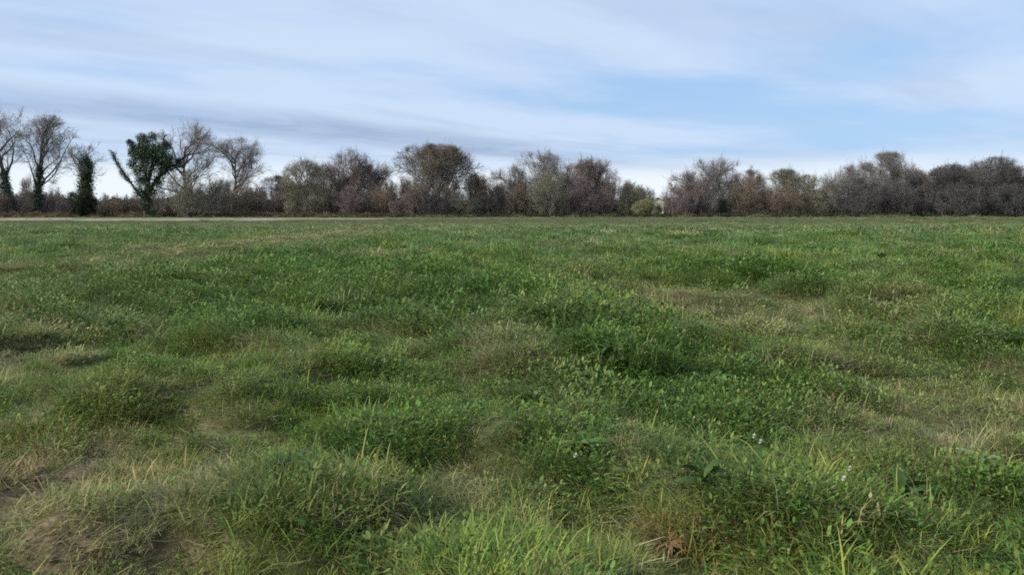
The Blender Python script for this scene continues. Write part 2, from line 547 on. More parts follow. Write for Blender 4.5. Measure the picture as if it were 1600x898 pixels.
far = [join([blades(rng, 90, .8, .08, .20, .016, (.2, 1.1), (.5, 1.4), 2)]) for _ in range(5)]
col_m = protos('far_tuft', far)


def field_points(rng, d0, d1, dens, margin):
    hw = lambda d: .70 * d + margin
    n = int(dens * (d1 - d0) * (hw(d0) + hw(d1)))
    y = rng.uniform(d0, d1, int(n * 2.2)); x = rng.uniform(-hw(d1), hw(d1), len(y))
    k = np.abs(x) < hw(y)
    x, y = x[k], y[k]
    return x[:n], y[:n]


WEED_SPOTS = [(1412, 782), (1100, 788), (905, 730), (455, 790), (835, 632), (962, 590), (1110, 606), (742, 632), (1450, 520), (1375, 420), (690, 512), (765, 508), (452, 478), (190, 518), (1040, 846), (1362, 752), (345, 724), (95, 700), (1140, 705), (1532, 722), (1300, 826)]
WEED_XY = [ground_at(*q) for q in WEED_SPOTS]


def do_ring(name, label, col, kinds, d0, d1, dens, margin, base, seed):
    rng = np.random.default_rng(seed)
    x, y = field_points(rng, d0, d1, dens, margin)
    w = weights(x, y)
    keep = rng.random(len(x)) > np.clip(w['soil'] * 1.2 * sstep(fbm(x * 2.2, y * 2.0, 888, 3), .42, .60), 0, .85)
    x, y = x[keep], y[keep]; w = {k: v[keep] for k, v in w.items()}
    for wx_, wy_ in WEED_XY:                 # single weeds keep the grass off their own rosette
        k = (x - wx_) ** 2 + (y - wy_) ** 2 > (.07 + .003 * wy_) ** 2
        x, y = x[k], y[k]; w = {q: v[k] for q, v in w.items()}
    k = ~((y > 96.3) & (y < 101.6) & (rng.random(len(x)) < .85 * sstep(x, -8, -34)))     # the track stays bare
    x, y = x[k], y[k]; w = {q: v[k] for q, v in w.items()}
    n = len(x)
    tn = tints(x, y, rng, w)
    tuft = fbm(x * 2.4, y * 2.0, 500, 3)
    s = base * (.76 + .70 * sstep(tuft, .36, .70)) * (.8 + .4 * rng.random(n))
    s *= 1 + .48 * w['dark'] + .15 * w['lush'] - .15 * w['dry'] - .35 * w['pale'] - .15 * w['soil']
    s *= 1 - .45 * sstep(y, 55, 85)
    g_, l_, d_ = kinds            # number of grassy, leafy and straw prototypes in order
    r = rng.random(n)
    pleaf = np.clip(.18 + .62 * w['dark'] + .20 * w['lush'], 0, .8); pdry = np.clip(.04 + .75 * w['dry'] + .3 * w['yellow'] + .5 * w['soil'], 0, .85)
    idx = rng.integers(0, g_, n)
    s *= np.where(y < 9.5, .86, 1.0)
    if l_:
        idx = np.where(r < pleaf, g_ + rng.integers(0, l_, n), idx)
    if d_:
        idx = np.where((r >= pleaf) & (r < pleaf + pdry * (1 - pleaf)), g_ + l_ + rng.integers(0, d_, n), idx)
    flow = 2.6 + 5.0 * (fbm(x * .45, y * .35, 640, 3) - .5) + rng.normal(0, .55, n)      # the sward lies in swirls
    if l_:      # leafy weeds are green whatever the grass round them does
        lf = (idx >= g_) & (idx < g_ + l_)
        gl = (COL['dark'] * .55 + COL['lush'] * .45) * (.75 + .4 * rng.random((n, 1)))
        tn = np.where(lf[:, None], .25 * tn + .75 * gl, tn)
    rot = np.stack([rng.normal(0, .14, n), rng.normal(0, .14, n), flow], 1)
    scl = np.stack([s, s, s * (.75 + .5 * rng.random(n))], 1)
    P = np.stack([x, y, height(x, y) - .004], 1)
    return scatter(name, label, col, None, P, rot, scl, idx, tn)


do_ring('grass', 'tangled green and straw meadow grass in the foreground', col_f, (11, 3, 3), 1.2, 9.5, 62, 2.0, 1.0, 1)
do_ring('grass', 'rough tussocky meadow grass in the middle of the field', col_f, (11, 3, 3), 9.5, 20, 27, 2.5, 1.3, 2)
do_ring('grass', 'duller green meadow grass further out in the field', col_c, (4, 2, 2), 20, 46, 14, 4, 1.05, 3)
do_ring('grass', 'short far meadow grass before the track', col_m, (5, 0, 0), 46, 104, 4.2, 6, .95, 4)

# crumbs of earth and dead litter on the open soil
def clod(rng):
    t_ = (1 + 5 ** .5) / 2
    v = unit(np.array([(-1, t_, 0), (1, t_, 0), (-1, -t_, 0), (1, -t_, 0), (0, -1, t_), (0, 1, t_), (0, -1, -t_), (0, 1, -t_), (t_, 0, -1), (t_, 0, 1), (-t_, 0, -1), (-t_, 0, 1)], float))
    f = np.array([(0, 11, 5), (0, 5, 1), (0, 1, 7), (0, 7, 10), (0, 10, 11), (1, 5, 9), (5, 11, 4), (11, 10, 2), (10, 7, 6), (7, 1, 8), (3, 9, 4), (3, 4, 2), (3, 2, 6), (3, 6, 8), (3, 8, 9), (4, 9, 5), (2, 4, 11), (6, 2, 10), (8, 6, 7), (9, 8, 1)])
    return v * (.7 + .5 * rng.random((12, 1))) * np.array([1.2, 1.0, .6]) * .02, [f]


def litter(rng, n):
    V, q, t3 = blades(rng, n, .16, .05, .17, .0022, (1.35, 1.6), (-.15, .2), 3)
    V[:, 2] += .022
    return join([(V, q, t3)])


rng = np.random.default_rng(71)
col_l = protos('earth_crumb', [clod(rng) for _ in range(4)] + [litter(rng, 14) for _ in range(3)])
x = rng.uniform(-6.5, 6.5, 60000); y = rng.uniform(2.0, 9, 60000)
wt = weights(x, y)['soil']
thatch = rng.random(len(x)) < .11
k = ((rng.random(len(x)) < wt * .42) & (wt > .12)) | thatch
x, y = x[k], y[k]; n = len(x)
isl = (rng.random(n) < .22) | (thatch[k] & (wt[k] < .3))
idx = np.where(isl, rng.integers(4, 7, n), rng.integers(0, 4, n))
tn = np.where(isl[:, None], np.array([.33, .275, .15]), np.array([.155, .115, .075])) * (.55 + .8 * rng.random((n, 1)))
s_ = np.where(isl, 1.0, .25 + 1.1 * rng.random(n) ** 3)
scatter('soil_litter', 'crumbs of brown earth and dead straw lying between the grass of the foreground', col_l, None, np.stack([x, y, height(x, y)], 1),
        np.stack([rng.normal(0, .1, n), rng.normal(0, .1, n), rng.random(n) * 6.28], 1), np.stack([s_, s_, s_], 1), idx, tn)

# ------------------------------------------------------------------ trees
def tubes(P, R, sides):
    """P (n,m,3) polylines, R (n,m) radii -> verts, quads"""
    n, m, _ = P.shape
    T = np.empty_like(P); T[:, 1:-1] = P[:, 2:] - P[:, :-2]; T[:, 0] = P[:, 1] - P[:, 0]; T[:, -1] = P[:, -1] - P[:, -2]
    T = unit(T)
    ref = np.where(np.abs(T[..., 2:3]) > .9, np.array([1., 0, 0]), np.array([0, 0, 1.]))
    A = unit(np.cross(T, ref)); B = np.cross(T, A)
    an = np.arange(sides) * 2 * math.pi / sides
    V = P[:, :, None] + R[:, :, None, None] * (A[:, :, None] * np.cos(an)[:, None] + B[:, :, None] * np.sin(an)[:, None])
    V = V.reshape(-1, 3)
    b = (np.arange(n) * m * sides)[:, None, None] + (np.arange(m - 1) * sides)[None, :, None]
    k = np.arange(sides); k2 = (k + 1) % sides
    q = np.stack([b + k, b + k2, b + sides + k2, b + sides + k], -1).reshape(-1, 4)
    return V, q


def env_dist(p, d, c, r):
    """distance from p along d to the crown's envelope"""
    a = (d / r); b = (p - c) / r
    A = (a * a).sum(-1); B = 2 * (a * b).sum(-1); Cc = (b * b).sum(-1) - 1
    D = B * B - 4 * A * Cc
    t_ = (-B + np.sqrt(np.maximum(D, 0))) / (2 * A)
    return np.where((D > 0) & (t_ > 0), t_, .12)


def shoots(rng, parents, per, tlo, thi, ang, c, r, frac, lmax, npt, trop, wig):
    n, m, _ = parents.shape
    N_ = n * per
    pi = np.repeat(np.arange(n), per)
    t_ = tlo + (thi - tlo) * ((np.tile(np.arange(per), n) + rng.random(N_)) / per)
    f = t_ * (m - 1); k = np.minimum(f.astype(int), m - 2); f = (f - k)[:, None]
    A = parents[pi, k]; B = parents[pi, k + 1]
    p = A * (1 - f) + B * f; tg = unit(B - A)
    rnd = unit(rng.normal(size=(N_, 3)))
    perp = unit(np.cross(tg, rnd))
    an = (ang[0] + (ang[1] - ang[0]) * rng.random(N_))[:, None]
    d = unit(tg * np.cos(an) + perp * np.sin(an))
    Ld = env_dist(p, d, c, r)
    q = unit((p + d * Ld[:, None] - c) / r)
    Ld = Ld * (.52 + .85 * fbm(q[:, 0] * 2.2 + c[2] * 5 + 20, q[:, 2] * 2.2 + q[:, 1] * 1.7 + c[0] + 20, 9, 2))
    L = np.minimum(Ld * (frac[0] + (frac[1] - frac[0]) * rng.random(N_)), lmax * (.5 + .6 * rng.random(N_)))
    k = L > min(.16, lmax * .22)
    return grow(rng, p[k], d[k], L[k], npt, trop, wig)


def grow(rng, p, d, L, npt, trop, wig):
    n = len(p); out = [p]; cur = p; d = d.copy(); st = (L / (npt - 1))[:, None]
    for k in range(npt - 1):
        cur = cur + d * st; out.append(cur)
        d = unit(d + np.array([0, 0, trop]) + rng.normal(0, wig, (n, 3)))
    return np.stack(out, 1)


def taper(n, m, r0, r1):
    return np.linspace(1, 0, m)[None] * (np.asarray(r0).reshape(-1, 1) - np.asarray(r1).reshape(-1, 1)) + np.asarray(r1).reshape(-1, 1) + np.zeros((n, m))


MATS = {}


def bark(c):
    if ('b', c) not in MATS:
        MATS[('b', c)] = mat_noise('bark', tuple(v * .65 for v in c), tuple(v * 1.3 for v in c), 3.0, bump=.5)
    return MATS[('b', c)]


def leafmat(c, transl=.2):
    if ('l', c) not in MATS:
        MATS[('l', c)] = mat_tint('leaves', False, c, .5, 1.5, transl, .5, .35)
    return MATS[('l', c)]


def leaf_cloud(rng, P, size, flat=.0):
    n = len(P)
    d = unit(rng.normal(size=(n, 3)) + np.array([0, 0, -flat])); s = unit(np.cross(d, rng.normal(size=(n, 3))))
    L = (size * (.6 + .8 * rng.random(n)))[:, None]
    V = np.stack([P, P + d * L * .5 + s * L * .38, P + d * L, P + d * L * .5 - s * L * .38], 1).reshape(-1, 3)
    return V, (np.arange(n) * 4)[:, None] + np.arange(4)[None]


def near_lines(rng, lines, n, spread, tmin=0, tmax=1):
    k = rng.integers(0, len(lines), n); m = lines.shape[1]
    f = (tmin + (tmax - tmin) * rng.random(n)) * (m - 1.001); i_ = f.astype(int); f = (f - i_)[:, None]
    return lines[k, i_] * (1 - f) + lines[k, i_ + 1] * f + rng.normal(0, 1, (n, 3)) * spread


GREY = (.250, .225, .200)
BROWN = (.235, .180, .130)
PURPLE = (.215, .165, .150)
OLIVE = (.250, .230, .165)
DARK = (.135, .120, .112)
IVY = (.042, .070, .030)


def tree(name, label, px, ytop, hw, Y, ybot, col=GREY, seed=0, base_px=None, stems=1, per=(16, 9, 8, 6), ivy=None, dead=None, group='bare trees along the field edge',
         cat='tree', lean_px=0, trunk_r=None, twig=1.0, limb_ang=(.3, 1.15)):
    """crown outline given by its middle, top, half width and lower edge in the photograph at distance Y"""
    rng = np.random.default_rng(seed)
    bx = at(base_px if base_px is not None else px, 338, Y)[0]
    z0 = zat(bx, Y)
    cx, zt = at(px, ytop, Y); zb = at(px, ybot, Y)[1]
    rx = hw / F_PX * Y
    H = zt - z0
    org = np.array([bx, Y, z0])
    c = np.array([cx, Y, .5 * (zt + zb)]) - org
    r = np.array([rx, rx * .85, .5 * (zt - zb)]) * np.array([1.24, 1.15, 1.0])
    root = thing(name, label, cat, tuple(org), 0, group)
    limb = tuple(v * .55 for v in col)          # older wood is darker than the young twigs
    limb_ang = (.32 + .2 * rng.random(), .95 + .45 * rng.random()); up = .02 + .10 * rng.random()
    # stems
    r0 = trunk_r or (.020 * H + .06) / math.sqrt(stems)
    sp = np.stack([rng.normal(0, .12 * (stems > 1) * rx, stems), rng.normal(0, .12 * (stems > 1) * rx, stems), np.full(stems, -.1)], 1)
    top = c + np.array([0, 0, r[2] * .38]) + rng.normal(0, .22 if stems > 1 else .05, (stems, 3)) * r
    f = np.linspace(0, 1, 9)[None, :, None]
    st = sp[:, None] * (1 - f) + top[:, None] * f
    st[:, :, :2] += (np.cumsum(rng.normal(0, .06, (stems, 9, 2)), 1) * (f * (1 - f) * 4 + .1)) * H * .16
    sR = taper(stems, 9, [r0] * stems, [r0 * .22] * stems)
    sR[:, 0] *= 1.45
    obj('trunk', mesh_np('trunk', *[(v if j == 0 else [v]) for j, v in enumerate(tubes(st, sR, 8))], True), bark(limb), root)
    tl = max(.16, (zb - z0) / H * .75)
    hw, ybot = hw * 1.0, ybot
    n1 = max(4, per[0] // stems)
    L1 = shoots(rng, st, n1, tl, .99, limb_ang, c, r, (.6, 1.0), 99, 7, up, .15)
    L2 = shoots(rng, L1, per[1], .18, 1.0, (.45, 1.0), c, r, (.4, 1.0), .7 * rx + .6, 6, .06, .14)
    L3 = shoots(rng, L2, per[2], .12, 1.0, (.4, .95), c, r * 1.04, (.5, 1.0), 1.25, 4, .05, .13)
    L4 = shoots(rng, L3, per[3] + 2, .1, 1.0, (.35, .9), c, r * 1.12, (.6, 1.2), .75, 2, .0, .0)
    b1 = tubes(L1, taper(len(L1), 7, [r0 * .42] * len(L1), [.02] * len(L1)), 6)
    b2 = tubes(L2, taper(len(L2), 6, [.03] * len(L2), [.012] * len(L2)), 4)
    V, Fq = join([b1, b2])
    obj('branches', mesh_np('branches', V, Fq, True), bark(limb), root)
    b3 = tubes(L3, taper(len(L3), 4, [.012 * twig] * len(L3), [.007 * twig] * len(L3)), 3)
    b4 = tubes(L4, taper(len(L4), 2, [.0072 * twig] * len(L4), [.004 * twig] * len(L4)), 3)
    ni = 60
    li = rng.integers(0, len(L2), ni)
    ld = unit(rng.normal(0, .38, (ni, 3)) + (L2[li, -1] - c) / r * .5 + np.array([0, 0, .8]))
    L5 = grow(rng, L2[li, -1], ld, .5 + 1.1 * rng.random(ni), 4, .08, .08)        # leaders reaching past the crown
    L6 = shoots(rng, L5, 6, .1, 1, (.35, .8), c, r * 1.4, (.3, .8), .6, 2, 0, 0)
    b5 = tubes(L5, taper(ni, 4, [.014] * ni, [.006] * ni), 3); b6 = tubes(L6, taper(len(L6), 2, [.008] * len(L6), [.004] * len(L6)), 3)
    V, Fq = join([b3, b4, b5, b6])
    obj('crown', mesh_np('crown', V, Fq), bark(col), root)
    if ivy:       # (number, leaf size, lowest t, highest t on the stem, spread)
        nl, sz, t0, t1, spr = ivy[:5]
        P = near_lines(rng, st, nl, np.array([spr, spr, spr * 1.3]), t0, t1)
        if len(ivy) > 5:
            P = np.concatenate([P, near_lines(rng, L1, ivy[5], np.array([.28, .28, .3]), 0, .75)])
        P[:, 2] = np.maximum(P[:, 2], .02)
        V, q = leaf_cloud(rng, P, sz, .5)
        obj('ivy', mesh_np('ivy', V, [q]), leafmat(IVY, .08), root)['label'] = 'dark evergreen ivy'
    if dead:      # (number, size, colour): withered leaves still on the twigs
        P = near_lines(rng, L3, dead[0], .12)
        V, q = leaf_cloud(rng, P, dead[1], .3)
        obj('leaves', mesh_np('leaves', V, [q]), leafmat(dead[2], .2), root)
    return root


def shrub(label, px, ytop, hw, Y, col=BROWN, seed=0, leaf=None, dens=1.0, group='scrub between the trees', name='shrub'):
    """many stems from the ground, twiggy all the way down"""
    rng = np.random.default_rng(1000 + seed)
    bx = at(px, 338, Y)[0]; z0 = zat(bx, Y)
    zt = at(px, ytop, Y)[1] - z0
    rx = hw / F_PX * Y
    root = thing(name, label, 'shrub', (bx, Y, z0), 0, group)
    c = np.array([0, 0, zt * .46]); r = np.array([rx, rx * .8, zt * .56])
    ns = int(13 * dens)
    p = np.stack([rng.normal(0, .30 * rx, ns), rng.normal(0, .25 * rx, ns), np.full(ns, -.05)], 1)
    d = unit(np.stack([p[:, 0] / rx * .9 + rng.normal(0, .25, ns), p[:, 1] / rx * .9 + rng.normal(0, .25, ns), np.full(ns, 1.0)], 1))
    L0 = grow(rng, p, d, env_dist(p + [0, 0, .3], d, c, r) * (.7 + .35 * rng.random(ns)), 6, .02, .10)
    L1 = shoots(rng, L0, 11, .08, 1, (.4, 1.1), c, r, (.5, 1), .7 * rx + .4, 5, .05, .15)
    L2 = shoots(rng, L1, 7, .1, 1, (.4, 1.0), c, r * 1.04, (.5, 1), .9, 3, .03, .1)
    L3 = shoots(rng, L2, 5, .1, 1, (.35, .9), c, r * 1.1, (.6, 1.2), .45, 2, 0, 0)
    for k in range(ns):
        V, q = tubes(L0[k:k + 1], taper(1, 6, [.05], [.018]), 5)
        obj('stem', mesh_np('stem', V, [q], True), bark(col), root)
    V, Fq = join([tubes(L1, taper(len(L1), 5, [.018] * len(L1), [.010] * len(L1)), 3), tubes(L2, taper(len(L2), 3, [.011] * len(L2), [.007] * len(L2)), 3),
                  tubes(L3, taper(len(L3), 2, [.008] * len(L3), [.005] * len(L3)), 3)])
    obj('twigs', mesh_np('twigs', V, Fq), bark(col), root)
    if leaf:
        P = near_lines(rng, L2, int(leaf[0] * .8), .12)
        P[:, 2] = np.maximum(P[:, 2], .03)
        V, q = leaf_cloud(rng, P, leaf[1], .3)
        obj('leaves', mesh_np('leaves', V, [q]), leafmat(leaf[2], .2), root)
    return root


OLIVE_LEAF = (.085, .085, .035)
RUST_LEAF = (.120, .070, .042)
BR_LEAF = (.105, .080, .050)
YG_LEAF = (.290, .290, .090)
DG_LEAF = (.030, .050, .024)
TG = 'bare trees along the field edge'
# left end
tree('bare_tree', 'tall bare tree cut off by the left edge of the picture, ivy on its trunk', -12, 148, 64, 108, 292, GREY, 1, base_px=18, ivy=(3600, .17, .0, .50, .30), twig=1.1)
tree('bare_tree', 'tall slim bare tree with narrow straight trunk, second from the left edge', 60, 180, 50, 110, 288, GREY, 2, base_px=57, ivy=(4200, .17, .0, .62, .28), per=(15, 9, 8, 6))
tree('bare_tree', 'low bare tree with a dark ivy column for a trunk, left of the ivy-crowned tree', 135, 230, 42, 107, 290, GREY, 3, base_px=135, ivy=(19000, .15, .0, 1.0, .44), per=(8, 6, 5, 4))
tree('bare_tree', 'rounded bare grey tree close behind the ivy-crowned tree', 288, 186, 52, 118, 315, GREY, 5, per=(17, 9, 8, 6))
tree('bare_tree', 'rounded bare grey tree right of the ivy-crowned tree, before the first big sky gap', 362, 216, 54, 115, 322, GREY, 6, per=(16, 9, 8, 6))
# middle
tree('bare_tree', 'small greenish grey bare tree right of the first big sky gap', 474, 249, 36, 110, 328, OLIVE, 10, per=(14, 8, 8, 6), stems=2, dead=(700, .09, (.10, .11, .06)))
tree('bare_tree', 'bare grey-brown tree with several upright stems, left of the round brown tree', 546, 234, 40, 112, 330, PURPLE, 11, stems=3, per=(18, 9, 8, 6))
tree('bare_tree', 'thin bare tree wedged against the left side of the round brown tree', 594, 250, 28, 114, 326, GREY, 12, per=(12, 8, 7, 6))
tree('oak_tree', 'big round brown tree holding withered leaves, the broadest crown in the row', 675, 228, 72, 109, 336, (.23, .19, .15), 13, stems=5, per=(30, 11, 9, 6), dead=(9000, .12, (.14, .115, .085)), twig=1.1)
tree('bare_tree', 'wide thin-crowned bare tree over the dark thicket, right of the round brown tree', 838, 236, 54, 114, 326, GREY, 15, stems=4, per=(15, 8, 8, 5))
tree('bare_tree', 'purple-grey bare tree just left of the low yellow-green bushes', 930, 246, 38, 110, 332, PURPLE, 16, stems=4, per=(17, 9, 8, 6), ivy=(1300, .15, .0, .3, .25))
# right
tree('bare_tree', 'bare tree with an ivy-dark trunk right of the plum-coloured shrubs', 1124, 246, 42, 111, 330, GREY, 19, base_px=1131, per=(15, 9, 8, 6), ivy=(2200, .15, .0, .45, .24))
tree('bare_tree', 'small bare tree midway between the plum-coloured shrubs and the tallest right-hand tree', 1224, 266, 32, 112, 330, OLIVE, 21, stems=4, per=(14, 8, 8, 6))
tree('bare_tree', 'bare tree with dark ivy-clad foot, left neighbour of the tallest right-hand tree', 1322, 257, 40, 110, 332, GREY, 23, base_px=1302, stems=2, per=(15, 9, 8, 6), ivy=(2400, .15, .0, .5, .26))
tree('bare_tree', 'tallest bare tree of the right half, its grey crown peaking over the row', 1388, 240, 40, 114, 326, GREY, 24, stems=3, per=(17, 9, 8, 6))
tree('bare_tree', 'thin bare tree in the notch right of the tallest right-hand tree', 1444, 264, 20, 113, 328, GREY, 25, per=(10, 8, 7, 5))
tree('bare_tree', 'dense dark bare tree left of the broad dark tree at the right end', 1492, 258, 40, 111, 334, DARK, 26, stems=4, per=(20, 10, 9, 6), dead=(900, .10, (.07, .065, .055)), twig=1.1)
tree('bare_tree', 'broad dense dark tree reaching the right edge of the picture', 1562, 248, 56, 112, 334, DARK, 27, stems=4, per=(22, 10, 9, 6), dead=(1200, .10, (.07, .065, .055)), twig=1.1)
tree('bare_tree', 'bare tree right at the picture edge, behind the broad dark tree', 1650, 252, 50, 116, 318, GREY, 28, per=(14, 8, 8, 5))


# slimmer trees that close the row between the main ones
for q, (px, yt, hw, Y, col, lab) in enumerate([
        (430, 276, 26, 116, PURPLE, 'low thin bare tree standing alone in the first big sky gap'),
        (512, 258, 26, 117, BROWN, 'slim bare tree between the greenish grey tree and the several-stemmed tree'),
        (756, 272, 30, 116, BROWN, 'low bare tree in the dip at the right shoulder of the round brown tree'),
        (795, 256, 26, 117, GREY, 'slim bare tree at the left shoulder of the wide thin-crowned tree'),
        (886, 250, 30, 117, GREY, 'bare tree between the wide thin-crowned tree and the purple-grey one'),
        (1075, 268, 30, 117, PURPLE, 'low bare tree rising behind the plum-coloured shrubs'),
        (1172, 268, 30, 116, BROWN, 'low bare tree just right of the ivy-trunked tree of the right half'),
        (1268, 274, 28, 117, OLIVE, 'low thin bare tree in the light gap of the right half'),
        (1356, 254, 28, 118, GREY, 'slim bare tree tucked behind the left side of the tallest right-hand tree'),
        (1424, 256, 28, 118, BROWN, 'slim bare tree tucked behind the right side of the tallest right-hand tree'),
        (1528, 254, 30, 118, DARK, 'bare tree between the dense dark tree and the broad dark one at the right end')]):
    tree('bare_tree', lab, px, yt, hw, Y, 330, col, 60 + q, stems=2 + q % 2, per=(14, 8, 7, 5))


def ivy_tree():
    """the ivy-crowned tree: forked trunk with bare arms, dark evergreen mass"""
    Y = 104.0
    rng = np.random.default_rng(44)
    bx = at(229, 338, Y)[0]; z0 = zat(bx, Y)
    root = thing('ivy_tree', 'forked tree with a dense dark green ivy crown and bare arms stretched sideways', 'tree', (bx, Y, z0), 0, 'ivy-grown trees')

    def pl(pts, depth, r0, r1):
        P = []
        for k, (a, b) in enumerate(pts):
            X, Z = at(a, b, Y); P.append((X - bx, depth * k / (len(pts) - 1), Z - z0))
        P = np.array(P)
        tt = np.linspace(0, len(P) - 1, 9); i_ = np.minimum(tt.astype(int), len(P) - 2); f = (tt - i_)[:, None]
        Q = P[i_] * (1 - f) + P[i_ + 1] * f
        Q[1:-1] += rng.normal(0, .05, (7, 3))
        return Q, np.linspace(r0, r1, 9)
    tr = [pl([(229, 342), (227, 318), (230, 292), (236, 262), (240, 225)], .3, .42, .12)]
    arms = [pl([(224, 312), (208, 288), (194, 268), (184, 252), (179, 236)], -.8, .15, .04), pl([(232, 300), (246, 277), (260, 262), (276, 255), (288, 236)], .8, .22, .06),
            pl([(240, 282), (262, 266), (280, 262), (296, 254)], -.5, .15, .05), pl([(231, 285), (222, 258), (214, 236), (212, 216)], .9, .18, .06),
            pl([(236, 268), (250, 246), (258, 226), (262, 212)], -.9, .16, .05), pl([(206, 286), (197, 282), (187, 270)], .3, .09, .04)]
    V, Fq = join([tubes(p[None], r[None], 8) for p, r in tr]); obj('trunk', mesh_np('trunk', V, Fq, True), bark((.07, .06, .045)), root)
    V, Fq = join([tubes(p[None], r[None], 6) for p, r in arms]); obj('branches', mesh_np('branches', V, Fq, True), bark((.07, .06, .045)), root)
    A = np.stack([p for p, r in arms])
    cen = np.array([at(236, 245, Y)[0] - bx, 0, at(236, 245, Y)[1] - z0])
    tw = shoots(rng, A, 34, .30, 1, (.4, 1.1), cen, np.array([5.4, 4.0, 4.2]), (.3, .6), 1.3, 4, .06, .12)
    tw2 = shoots(rng, tw, 8, .2, 1, (.4, .9), cen, np.array([5.8, 4.4, 4.5]), (.5, 1), .5, 2, 0, 0)
    V, Fq = join([tubes(tw, taper(len(tw), 4, [.02] * len(tw), [.008] * len(tw)), 3), tubes(tw2, taper(len(tw2), 2, [.009] * len(tw2), [.005] * len(tw2)), 3)])
    obj('twigs', mesh_np('twigs', V, Fq), bark((.07, .06, .045)), root)
    # ivy in clumps
    clumps = []
    for (a, b, s) in [(232, 226, 1.0), (218, 236, .9), (246, 232, 1.0), (236, 246, 1.15), (222, 256, 1.0), (250, 252, .95), (234, 268, .95), (258, 240, .8), (212, 246, .6),
                      (240, 214, .65), (226, 216, .7), (262, 258, .6), (228, 282, .7), (236, 290, .6), (228, 304, .55), (268, 250, .5), (209, 228, .6), (229, 322, .7), (220, 298, .8), (240, 300, .8), (228, 312, .8), (216, 282, .8), (246, 284, .85), (218, 268, .9), (252, 268, .9), (206, 256, .7), (206, 238, .7), (266, 246, .7), (276, 252, .55), (256, 226, .7), (229, 332, .7), (204, 222, .4), (244, 240, 1.1), (226, 240, 1.1)]:
        X, Z = at(a, b, Y); clumps.append((X - bx, rng.normal(0, .6), Z - z0, s))
    Ps = []
    for (X, y_, Z, s) in clumps:
        n_ = int(1500 * s * s) + 150
        d = unit(rng.normal(size=(n_, 3))); rr = s * (.30 + .85 * rng.random(n_))[:, None]
        rr = rr * (.8 + .35 * fbm(d[:, 0] * 2 + X * 3 + 40, d[:, 2] * 2 + Z * 3, 5, 2)[:, None])
        Ps.append(np.array([X, y_, Z]) + d * rr)
    for arm, m_, t1, spr in ((0, 1100, .95, .14), (1, 700, .9, .22), (2, 500, .9, .18), (5, 120, .9, .08)):
        Ps.append(near_lines(rng, A[arm:arm + 1], m_, spr, .05, t1))
    P = np.concatenate(Ps); P[:, 2] = np.maximum(P[:, 2], .03)
    V, q = leaf_cloud(rng, P, .125, .5)
    obj('crown', mesh_np('crown', V, [q]), leafmat(IVY, .08), root)['label'] = 'dense dark green ivy foliage'


ivy_tree()

# scrub under and between the trees
SG = 'scrub between the trees'
shrub('olive-grey twiggy bush spreading right of the ivy-crowned tree', 300, 263, 52, 105, OLIVE, 1, (3000, .09, (.10, .095, .06)), 1.7)
shrub('low dark thicket at the left edge under the tall bare trees', 10, 304, 34, 109, PURPLE, 2, (700, .09, DG_LEAF), 1.2)
shrub('low purplish thicket around the foot of the slim straight tree', 80, 300, 34, 112, PURPLE, 3, None, 1.2)
shrub('dark green bush wrapped round the foot of the ivy column', 128, 296, 24, 106, (.05, .06, .03), 4, (14000, .11, DG_LEAF), 1.0)
shrub('low reddish-brown scrub just left of the ivy-crowned tree', 188, 312, 36, 108, BROWN, 5, (1400, .09, RUST_LEAF), 1.0)
shrub('grey-brown scrub under the bare tree before the first big sky gap', 380, 292, 38, 109, BROWN, 6, (1200, .09, BR_LEAF), 1.3)
shrub('low purplish scrub filling the foot of the first big sky gap', 425, 298, 32, 111, PURPLE, 7, (700, .09, BR_LEAF), 1.1)
shrub('dark olive scrub beneath the small greenish grey tree', 478, 294, 34, 108, OLIVE, 8, (1900, .10, OLIVE_LEAF), 1.2)
shrub('dark maroon-brown scrub beneath the several-stemmed tree', 545, 292, 36, 109, PURPLE, 9, (1300, .09, (.06, .035, .035)), 1.3)
shrub('grey-brown scrub touching the round brown tree on its left', 602, 286, 32, 110, BROWN, 10, (1300, .09, (.07, .07, .05)), 1.2)
shrub('dark bush beneath the crown of the round brown tree', 655, 300, 46, 107, PURPLE, 11, (1600, .10, (.045, .042, .05)), 1.3)
shrub('olive bush at the right foot of the round brown tree', 724, 296, 28, 108, OLIVE, 12, (1400, .10, OLIVE_LEAF), 1.1)
shrub('low brown scrub in the dip right of the round brown tree', 766, 288, 30, 112, BROWN, 13, (900, .09, BR_LEAF), 1.2)
shrub('large dark thicket beneath the wide thin-crowned tree', 855, 264, 36, 108, OLIVE, 14, (3600, .11, (.045, .05, .03)), 1.8)
shrub('dark low thicket left of the large dark thicket', 812, 290, 24, 109, BROWN, 15, (1300, .10, (.05, .055, .035)), 1.1)
shrub('dark scrub at the foot of the purple-grey bare tree', 915, 290, 30, 109, PURPLE, 16, (1100, .09, (.05, .045, .035)), 1.2)
shrub('taller yellow-green bush in the low gap left of the white house', 986, 284, 28, 111, (.28, .26, .17), 17, (2600, .09, (.27, .26, .11)), 1.2)
shrub('low yellow-green bush below the white house', 1010, 312, 24, 107, (.26, .25, .14), 18, (3600, .09, YG_LEAF), 1.2)
shrub('plum-coloured twiggy shrub right of the white house', 1058, 284, 32, 108, PURPLE, 20, (900, .08, (.075, .045, .05)), 1.5)
shrub('reddish plum shrub left of the ivy-trunked right-hand tree', 1096, 286, 24, 109, PURPLE, 21, (900, .08, (.095, .05, .045)), 1.4)
shrub('dark scrub right of the ivy-trunked tree', 1165, 278, 32, 110, BROWN, 22, (1500, .10, (.06, .06, .042)), 1.3)
shrub('brown scrub beneath the small tree of the right half', 1222, 290, 34, 109, BROWN, 23, (1300, .09, (.065, .055, .045)), 1.2)
